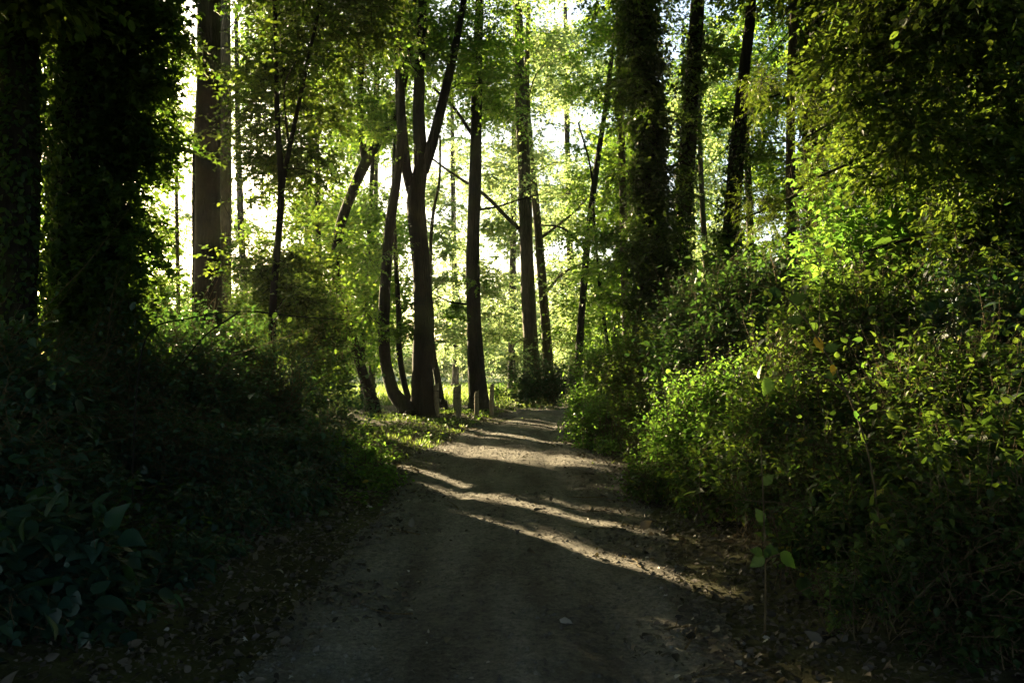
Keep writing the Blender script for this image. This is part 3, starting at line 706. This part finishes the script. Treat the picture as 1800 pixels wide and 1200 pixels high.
# left bank
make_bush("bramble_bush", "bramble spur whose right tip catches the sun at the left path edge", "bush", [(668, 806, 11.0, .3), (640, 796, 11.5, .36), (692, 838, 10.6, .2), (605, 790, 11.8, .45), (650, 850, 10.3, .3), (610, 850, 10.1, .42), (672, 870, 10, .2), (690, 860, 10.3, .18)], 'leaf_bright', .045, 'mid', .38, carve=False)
make_bush("leafy_shrub", "dark shrub behind the sunlit spur, where the verge grass begins", "bush", [(590, 690, 14, .45), (625, 712, 13.6, .38), (560, 670, 14.5, .5), (650, 738, 13.2, .28), (540, 720, 13, .5), (575, 765, 12, .55), (615, 750, 12.4, .4)], 'leaf_bramble', .055, 'mid', .6)
make_bush("bramble_bush", "dark bramble mound behind the sunlit spur, below the forked tree", "bush", grow(420, 700, 580, 730, 11, 12.5, .62, 5) + grow(440, 800, 560, 860, 9.5, 10, .55, 4), 'leaf_bramble', .05, 'mid', .7, carve='shaft', group=GL)
make_bush("bramble_bush", "dark bramble mound beneath the massive ivy tree", "bush", grow(150, 700, 400, 690, 8, 10, .75, 6) + grow(200, 840, 430, 860, 7, 8.2, .6, 6), 'leaf_bramble', .05, 'mid', .7, group=GL)
make_bush("bramble_bush", "nearly black bramble filling the left edge below the ivy trees", "bush", grow(-60, 700, 120, 740, 5.5, 6.8, .6, 5) + grow(-40, 900, 180, 880, 4.6, 5.6, .5, 5), 'leaf_bramble', .05, 'near', .6, group=GL)
make_bush("bramble_bush", "low dark bramble sprawling toward the left wheel rut", "bush", grow(330, 950, 560, 890, 6.2, 8.6, .38, 6) + grow(220, 1050, 420, 1000, 4.9, 6, .32, 4), 'leaf_bramble', .045, 'near', .6, group=GL)
make_bush("bramble_bush", "dim bramble in the lower left corner, nearest the viewer", "bush", grow(-80, 1080, 160, 1120, 3.8, 4.4, .42, 5) + grow(20, 1000, 200, 1020, 4.3, 4.8, .35, 3), 'leaf_bramble', .07, 'near', .7, group=GL)
make_bush("leafy_shrub", "dim shrub with larger soft leaves near the lower left edge", "shrub", [(60, 930, 4.2, .25), (130, 910, 4.4, .22), (180, 960, 4.3, .2)], 'leaf_bramble', .085, 'near', .5)
make_bush("leafy_shrub", "shrub at the foot of the tall straight dark trunk", "shrub", grow(230, 610, 440, 640, 11, 15, .55, 7), 'leaf_bramble', .065, 'mid', .6, carve='shaft')
make_bush("leafy_shrub", "sun-flecked shrub at the foot of the slender forked tree", "shrub", grow(470, 650, 600, 665, 13, 15, .5, 5), 'leaf_bush', .07, 'mid', .6, carve='shaft')
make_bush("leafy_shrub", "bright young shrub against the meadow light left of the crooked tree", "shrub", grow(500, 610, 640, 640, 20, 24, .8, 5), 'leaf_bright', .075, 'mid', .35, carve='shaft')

# right bank
make_bush("leafy_shrub", "dark rounded bush closing the view where the path bends", "bush", [(910, 672, 27.5, .75), (950, 665, 28, 1.0), (985, 672, 27.5, .8), (930, 690, 27, .6), (970, 690, 27, .7)], 'leaf_bramble', .075, 'far', .9)
make_bush("yellowing_shrub", "small yellowish shrub glowing left of the dark rounded bush", "shrub", [(880, 690, 28, .4), (868, 684, 28.5, .3)], 'leaf_bright', .07, 'far', .7)
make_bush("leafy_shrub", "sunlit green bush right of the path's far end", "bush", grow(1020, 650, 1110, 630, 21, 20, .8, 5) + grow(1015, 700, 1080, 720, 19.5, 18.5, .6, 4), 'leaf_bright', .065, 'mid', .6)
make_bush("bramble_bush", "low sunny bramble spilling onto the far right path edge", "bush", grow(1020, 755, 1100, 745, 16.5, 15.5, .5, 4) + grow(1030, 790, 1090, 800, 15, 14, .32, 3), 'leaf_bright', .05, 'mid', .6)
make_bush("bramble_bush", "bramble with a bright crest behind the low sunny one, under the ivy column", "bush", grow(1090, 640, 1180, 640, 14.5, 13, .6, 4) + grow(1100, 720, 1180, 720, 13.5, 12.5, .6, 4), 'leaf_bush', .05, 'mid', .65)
make_bush("bramble_mound", "high dark bramble mound in front of the ivy-footed dark trunk", "bush", grow(1200, 590, 1400, 520, 11.5, 10.5, .74, 8) + grow(1200, 640, 1400, 600, 10.6, 9.8, .66, 7), 'leaf_bramble', .065, 'mid', 1.0, flat=.85)
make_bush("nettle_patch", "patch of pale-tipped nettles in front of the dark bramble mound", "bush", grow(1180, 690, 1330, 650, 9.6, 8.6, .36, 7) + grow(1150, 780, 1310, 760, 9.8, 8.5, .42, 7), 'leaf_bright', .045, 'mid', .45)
make_bush("leafy_shrub", "yellow-green shrub at the right path edge, reaching out at ankle height", "shrub", grow(1110, 850, 1220, 865, 9.8, 8.4, .30, 6) + grow(1200, 820, 1330, 850, 8, 7.2, .36, 5), 'leaf_bush', .045, 'near', .45)
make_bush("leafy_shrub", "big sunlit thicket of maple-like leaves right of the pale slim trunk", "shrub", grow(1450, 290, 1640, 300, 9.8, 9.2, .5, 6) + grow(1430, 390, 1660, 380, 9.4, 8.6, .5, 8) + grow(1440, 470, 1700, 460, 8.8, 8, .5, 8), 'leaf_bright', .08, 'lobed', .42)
make_bush("leafy_shrub", "shaded leafy bush at the right edge under the feathery boughs", "bush", grow(1680, 400, 1850, 500, 7.4, 6.6, .5, 6) + grow(1680, 560, 1850, 620, 6.4, 5.6, .45, 5), 'leaf_bramble', .06, 'near', .5)
make_bush("bramble_bush", "dappled bramble below the maple-like thicket", "bush", grow(1390, 560, 1620, 540, 7.6, 7, .42, 7) + grow(1360, 650, 1620, 620, 7.2, 6.2, .4, 8), 'leaf_bush', .045, 'near', .5)
make_bush("bramble_bush", "dense dappled bramble in the middle of the right bank", "bush", grow(1310, 740, 1580, 700, 6.9, 5.8, .38, 8) + grow(1290, 850, 1560, 810, 6.6, 5.2, .34, 8), 'leaf_bush', .042, 'near', .5, group=GR)
make_bush("bramble_bush", "speckled bramble at the right edge at waist height", "bush", grow(1600, 680, 1850, 690, 5.6, 4.6, .38, 8) + grow(1570, 800, 1850, 820, 5.2, 4.3, .36, 8), 'leaf_bush', .042, 'near', .5, group=GR)
make_bush("bramble_bush", "low shaded bramble where leaf litter meets the right bank", "bush", grow(1370, 940, 1560, 900, 5.3, 4.8, .22, 7) + grow(1440, 1040, 1640, 990, 4.4, 4.1, .2, 6), 'leaf_bush', .038, 'near', .45, group=GR)
make_bush("bramble_bush", "near-black bramble in the lower right corner with a few lit leaves", "bush", grow(1600, 930, 1860, 930, 4.4, 3.8, .32, 7) + grow(1640, 1130, 1860, 1080, 4.0, 3.7, .2, 6), 'leaf_ivy', .036, 'near', .5, group=GR)
# tall understory toward the sun, left
make_bush("understory_shrub", "dark leafy shrub in front of the tall straight trunk's foot", "shrub", [(px, py, 11.8, .5) for px in (320, 365, 410, 455) for py in (590, 645)], 'leaf_bramble', .06, 'mid', .6)
make_bush("understory_shrub", "dim shrub rising behind the bramble under the massive ivy tree", "shrub", [(px, py, 10.2, .5) for px in (215, 270, 330) for py in (610, 665)], 'leaf_bramble', .06, 'mid', .6)
make_bush("understory_shrub", "tall shrub between the tall straight trunk and the slender forked tree", "shrub", [(px, py, 18.5, .8) for px in (395, 430, 465) for py in (520, 585, 645)], 'leaf_bush', .075, 'mid', .4)
make_bush("understory_shrub", "tall shrub just right of the slender forked tree, speckled with light", "shrub", [(px, py, 17.5, .75) for px in (505, 545, 585) for py in (500, 560, 620)], 'leaf_bush', .075, 'mid', .4)
make_bush("understory_shrub", "low-lit shrub left of the tall straight dark trunk", "shrub", [(px, py, 16, .7) for px in (215, 260, 305) for py in (560, 620)], 'leaf_bush', .075, 'mid', .35)

# saplings with single big leaves close to the viewer
def sapling(name, label, stems, leaves, leafm):
    sb = Buf(); root = None
    P0 = stems[0][0]
    base = W(P0[0], P0[1], P0[2]); base[2] = float(height(base[0], base[1]))
    for s in stems:
        P = [W(a, b, c) for a, b, c in s]
        if s is stems[0]: P[0][2] = base[2] - .02
        S, sr = spline(P, np.linspace(.007, .003, len(P)), .08); tube(sb, S, sr, 6)
    root = thing(name, label, "sapling", base)
    sb.build("stem", M['bark_dark' if leafm in ('leaf_ivy', 'leaf_dark') else 'stem'], root, True)
    for (px, py, yy, ln, ang, mt) in leaves:
        lb = Buf(); p = W(px, py, yy); L = ln * (.8 if yy < 5 else .6) * yy / F; a = rad(ang)
        D = np.array([[math.cos(a), random.uniform(-.35, .1), math.sin(a)]]); N = np.array([[-math.sin(a) * .3 + .1, -1, .55]])
        add_leaves(lb, np.array([p]), D, N, L, 'big', False)
        lb.build("leaf", M[mt or leafm], root)
    seat(root)
sapling("sapling", "small dark-stemmed sapling with one big bright serrated leaf by the right path edge",
    [[(1340, 1120, 4.7), (1342, 1020, 4.7), (1340, 900, 4.7), (1336, 780, 4.7)], [(1341, 985, 4.7), (1355, 975, 4.65), (1368, 970, 4.6)]],
    [(1368, 968, 4.6, 44, -42, 'leaf_bright'), (1340, 975, 4.7, 40, 215, None), (1345, 960, 4.7, 36, -100, None), (1338, 970, 4.7, 32, 160, None), (1342, 960, 4.7, 34, -20, None), (1340, 915, 4.7, 30, 120, None), (1338, 850, 4.7, 30, 40, None)], 'leaf_bush')
sapling("sapling", "arching shoot with drooping big leaves and one mottled yellow leaf over the right bank",
    [[(1560, 1000, 4.6), (1520, 780, 4.5), (1440, 600, 4.4), (1380, 520, 4.4), (1330, 500, 4.5)], [(1490, 690, 4.45), (1420, 650, 4.4), (1350, 664, 4.4)], [(1505, 735, 4.45), (1530, 720, 4.4), (1560, 725, 4.4)]],
    [(1432, 592, 4.4, 50, -62, 'leaf_yellow'), (1462, 640, 4.4, 26, -80, 'leaf_yellow'), (1352, 664, 4.4, 44, -110, 'leaf_bright'), (1385, 655, 4.4, 50, -84, 'leaf_bush'), (1400, 652, 4.4, 30, -60, None), (1500, 722, 4.45, 32, -60, 'leaf_bright'), (1512, 760, 4.5, 34, -70, 'leaf_bush'),
     (1390, 530, 4.4, 36, 25, None), (1375, 518, 4.4, 34, 160, None), (1335, 501, 4.5, 30, 190, None), (1352, 508, 4.4, 26, -70, None), (1450, 615, 4.4, 30, 20, None), (1470, 655, 4.4, 32, 200, None), (1556, 724, 4.4, 30, -30, None), (1410, 560, 4.4, 30, 190, None), (1530, 722, 4.4, 24, 60, None)], 'leaf_bush')
sapling("sapling", "bare-looking dark bough with a few hanging leaves crossing in front of the left trees",
    [[(235, 900, 5.6), (240, 700, 5.6), (262, 585, 5.6), (330, 560, 5.6), (420, 547, 5.6), (520, 556, 5.6), (606, 562, 5.6)], [(420, 548, 5.6), (360, 590, 5.6), (320, 640, 5.6)]],
    [(x, 552 + random.uniform(-4, 14), 5.6, random.uniform(16, 24), random.choice((-100, -75, -50, -130, 30, 150)), None) for x in (270, 300, 318, 345, 366, 392, 430, 455, 486, 512)], 'leaf_ivy')

# ------------------------------------------------------------------ fence posts, wire and stump by the verge
def post(px, pyb, pyt, w, Yd, label, split=False, tilt=0.0):
    b = W(px, pyb, Yd); h = (pyb - pyt) * Yd / F; r = w * .88 * Yd / F / 2; z0 = float(height(b[0], b[1]))
    bm = Buf(); n = 10; th = np.linspace(0, 2 * math.pi, n, endpoint=False)
    V = []; lv = [-.1, .05, .3, .6, .85, 1.0]
    for k, t in enumerate(lv):
        for j, a in enumerate(th):
            sq = 1 / max(abs(math.cos(a)), abs(math.sin(a))) ** .7
            rr = r * sq * (1 - .08 * t) * (1 + .06 * math.sin(j * 2.3 + k))
            zz = t * h + (.05 * math.cos(a) if t == 1.0 else 0)
            V.append((math.cos(a) * rr + tilt * t * h, math.sin(a) * rr, zz))
    m = len(lv); Fc = []; S = []
    for i in range(m - 1):
        for j in range(n):
            k = (j + 1) % n; Fc += [i * n + j, i * n + k, (i + 1) * n + k, (i + 1) * n + j]; S.append(4)
    Fc += [(m - 1) * n + j for j in range(n)]; S.append(n)
    bm.add(np.array(V), Fc, S)
    if split:   # second half of a split-topped post
        V2 = np.array(V) * (.55, .55, 1.06) + (r * .9, 0, 0); V2[:, 2] *= .98; bm.add(V2, Fc, S)
    root = thing("fence_post", label, "fence post", (b[0], b[1], z0), "weathered fence posts on the verge")
    bm.build("post_shaft", M['wood_post'], root)
    # wire staples / wrapped wire
    wb = Buf()
    for zz in (.8,):
        P = [(math.cos(a) * r * 1.35 + tilt * zz * h, math.sin(a) * r * 1.35, zz * h) for a in np.linspace(0, 2 * math.pi, 13)]
        tube(wb, P, np.full(13, .006), 5)
    wb.build("wire_tie", M['bark_dark'], root)
    return np.array((b[0], b[1], z0)), h
PS = [post(767, 742, 685, 11, 22.2, "dark fence post close beside the thick forked tree"),
      post(805, 738, 681, 9, 22.0, "taller dark fence post with a split top, right of the thick forked tree", True),
      post(799, 722, 682, 6, 26.5, "pale fence post standing just behind the split-topped one"),
      post(838, 738, 690, 9, 22.6, "short sunlit fence post in front of the straight lone trunk"),
      post(864, 733, 675, 9, 23.6, "slim sunlit fence post right of the straight lone trunk", tilt=.02)]
wb = Buf()
for zf in (.62, .8):
    for a, b in ((0, 1), (1, 3), (3, 4)):
        A, h1 = PS[a]; B, h2 = PS[b]; p = A + (0, -.09, h1 * zf); q = B + (0, -.09, h2 * zf)
        tube(wb, [p, (p + q) / 2 - (0, 0, .07), q], [.005] * 3, 5)
w = wb.build("fence_wire", M['bark_dark']); tag(w, "thin sagging wire strung between the weathered fence posts", "wire")
sb = Buf(); p = W(722, 742, 21.5); z = float(height(p[0], p[1]))
P, rr = spline([(p[0], p[1], z - .1), (p[0], p[1], z + .03), (p[0] + .02, p[1], z + .2), (p[0] + .02, p[1], z + .27)], [.26, .22, .17, .15], .05); tube(sb, P, rr, 16, rough=.1)
s = sb.build("tree_stump", M['bark_dark']); tag(s, "low dark stump at the foot of the thick forked tree", "stump")

# ------------------------------------------------------------------ far hedge, meadow shrubs
make_bush("meadow_hedge", "hazy grey-green hedge across the meadow behind the fence posts", "hedge", [(x, 634 + random.uniform(-6, 6), 78, 2.1 * random.uniform(.8, 1.3)) for x in range(560, 900, 26)], 'leaf_hazed', .26, 'far', .8, stem='bark_dark', carve=False)
make_bush("meadow_tree", "rounded hazy tree across the meadow right of the lone trunk", "tree", [(890, 600, 95, 5), (860, 612, 96, 4), (920, 606, 95, 5), (960, 600, 98, 6), (1000, 598, 98, 6)], 'leaf_hazed', .42, 'far', .8, stem='bark', carve=False)
make_bush("meadow_tree", "distant hazy trees closing the meadow at left", "tree", [(x, 600 + random.uniform(-12, 8), 120, 7) for x in range(330, 700, 45)], 'leaf_hazed', .5, 'far', .7, stem='bark', carve=False)

# ------------------------------------------------------------------ ground cover, litter, grass (nobody could count these)
def scatter(n, xf, y0, y1, keep): 
    y = R.uniform(y0 ** .5, y1 ** .5, n) ** 2; x = xf(y, n); k = keep(x, y); return x[k], y[k]
def grass(name, n, y0, y1, xr, keep, h, m, label):
    x, y = scatter(n, lambda y, n: R.uniform(xr[0], xr[1], n), y0, y1, keep)
    z = height(x, y); n = len(x); P = np.stack([x, y, z], 1)
    D = unit(R.normal(0, .45, (n, 3)) + (0, 0, 1.)); N = unit(R.normal(0, 1, (n, 3)) * (1, 1, .2) + 1e-3)
    b = Buf(); add_leaves(b, P, D, N, R.uniform(.5, 1, n) * h, 'frond', False)
    tag(b.build(name, M[m]), label, "grass", kind='stuff')
inp = lambda x, y, e=0: (x > pl(y) - e) & (x < pr(y) + e)
grass("verge_grass", 42000, 11.5, 30, (-9, 3), lambda x, y: ~inp(x, y, -.05) & (x < 1.6) & (nz(x, y, 1.7) > .1), .13, 'grass', "tufted green grass on the verge round the fence posts")
grass("meadow_grass", 70000, 28, 75, (-30, 14), lambda x, y: ~inp(x, y, 0), .3, 'grass', "pale sunlit meadow grass beyond the trees")
grass("path_edge_grass", 14000, 12, 34, (-2.5, 6), lambda x, y: inp(x, y, .3) & (nz(x, y, 2.6, 3) > .35) & ((x - pl(y) < .5) | (pr(y) - x < .4) | (y > 21)), .08, 'grass', "short worn grass creeping onto the track edges")
# low leafy weeds on both verges
x, y = scatter(52000, lambda y, n: R.uniform(-8, 8, n), 3, 26, lambda x, y: ~inp(x, y, .12 + 0 * x) & (np.maximum(pl(y) - x, x - pr(y)) < 3.0) & (nz(x, y, 1.3, 5) > -.1) & ~((y < 8.5) & (np.maximum(pl(y) - x, x - pr(y)) < .9)))
n = len(x); P = np.stack([x, y, height(x, y) + R.uniform(.02, .16, n)], 1)
b = Buf(); add_leaves(b, P, R.normal(0, 1, (n, 3)) * (1, 1, .3), unit(R.normal(0, .4, (n, 3)) + (0, 0, 1.)), .075, 'mid', False)
tag(b.build("ground_ivy", M['leaf_bush']), "low leafy weeds and ivy covering the verges", "ground cover", kind='stuff')
# fallen leaves
def edge(x, y): return np.minimum(x - pl(y), pr(y) - x)    # distance inside the track
def litter(name, n, keep, size, mt, kinds, label):
    x, y = scatter(n, lambda y, n: R.uniform(-5, 5, n), 2.6, 24, keep)
    b = Buf()
    for q, kd in enumerate(kinds):
        xx, yy = x[q::len(kinds)], y[q::len(kinds)]; n = len(xx); on = inp(xx, yy, 0)
        P = np.stack([xx, yy, height(xx, yy) + np.where(on, .03, .015) + R.uniform(0, .02, n)], 1)
        add_leaves(b, P, R.normal(0, 1, (n, 3)) * (1, 1, .3), unit(R.normal(0, .5, (n, 3)) + (0, 0, 1.)), size * np.exp(R.normal(0, .35, n)), kd, False)
    tag(b.build(name, M[mt]), label, "leaf litter", kind='stuff')
litter("leaf_litter", 105000, lambda x, y: (R.random(len(x)) < np.clip(.6 - edge(x, y) * 1.1 + .5 * nz(x, y, 2.2, 8), .012, 1)) & (edge(x, y) > -2), .038, 'litter', ('near', 'mid', 'lobed'), "dry curled leaves lying along the track edges")
litter("pale_litter", 6000, lambda x, y: (R.random(len(x)) < np.clip(.5 - np.abs(edge(x, y)) * .7 + .4 * nz(x, y, 1.4, 3), .06, 1)) & (edge(x, y) > -1), .036, 'litter_pale', ('near', 'lobed', 'mid'), "pale leaf scraps scattered on the track")
# gravel and crumbs of earth on the track
x, y = scatter(60000, lambda y, n: R.uniform(-2.5, 3, n), 2.6, 26, lambda x, y: inp(x, y, .1))
n = len(x); s = R.uniform(.004, .012, n) * (.7 + 1.6 * R.random(n) ** 10); c = np.stack([x, y, height(x, y) + .024], 1)
oct_ = np.array([(1, 0, 0), (-1, 0, 0), (0, 1, 0), (0, -1, 0), (0, 0, .7), (0, 0, -.7)]); of = [(0, 2, 4), (2, 1, 4), (1, 3, 4), (3, 0, 4), (2, 0, 5), (1, 2, 5), (3, 1, 5), (0, 3, 5)]
V = c[:, None] + oct_[None] * s[:, None, None] * R.uniform(.6, 1.4, (n, 6, 1))
b = Buf(); b.add(V.reshape(-1, 3), (np.array(of).ravel()[None] + (np.arange(n) * 6)[:, None]).ravel(), np.full(n * 8, 3))
tag(b.build("gravel", M['track']), "fine gravel and earth crumbs on the track", "gravel", kind='stuff')

for k in range(16):
    y = random.uniform(3.2, 12); sd = random.choice((-1, 1)); x = float((pl(y) if sd < 0 else pr(y)) - sd * random.uniform(-.1, .75)); a = random.uniform(0, 3.1); L = random.uniform(.2, .6)
    b = Buf(); P = [np.array((t * L * math.cos(a) + random.uniform(-.02, .02), t * L * math.sin(a) + random.uniform(-.02, .02), 0.0)) for t in (-.5, -.2, .15, .5)]
    for p in P: p[2] = float(height(x + p[0], y + p[1])) + .035
    S, sr = spline(P, [.007, .006, .005, .003], .06); tube(b, S, sr, 6, rough=.1)
    tube(b, [S[2], S[2] + np.array((math.cos(a + .7), math.sin(a + .7), .08)) * L * .3], [.004, .002], 5)
    t = b.build("fallen_twig", M['stem']); t.data.transform(__import__('mathutils').Matrix.Translation((0, 0, -P[0][2]))); t.location = (x, y, P[0][2])
    tag(t, "thin dead twig lying at the side of the track", "twig", "dead twigs fallen along the track")

# ------------------------------------------------------------------ morning air
if HAZE:
    x0, x1, y0, y1, z0, z1 = -640, 640, -320, 680, -2, 62
    V = [(x, y, z) for x in (x0, x1) for y in (y0, y1) for z in (z0, z1)]
    m = bpy.data.materials.new("air"); m.use_nodes = True; m.node_tree.nodes.clear()
    pv = m.node_tree.nodes.new("ShaderNodeVolumePrincipled"); pv.inputs["Color"].default_value = (.92, .95, .9, 1); pv.inputs["Density"].default_value = HAZE; pv.inputs["Anisotropy"].default_value = .55
    om = m.node_tree.nodes.new("ShaderNodeOutputMaterial"); m.node_tree.links.new(pv.outputs[0], om.inputs["Volume"])
    h = new_mesh("haze", V, [0, 1, 3, 2, 4, 6, 7, 5, 0, 4, 5, 1, 2, 3, 7, 6, 0, 2, 6, 4, 1, 5, 7, 3], [4] * 6, m)
    tag(h, "thin bright morning haze through the wood", "haze", kind="stuff")
print("verts", sum(len(o.data.vertices) for o in col.objects if o.type == 'MESH'))
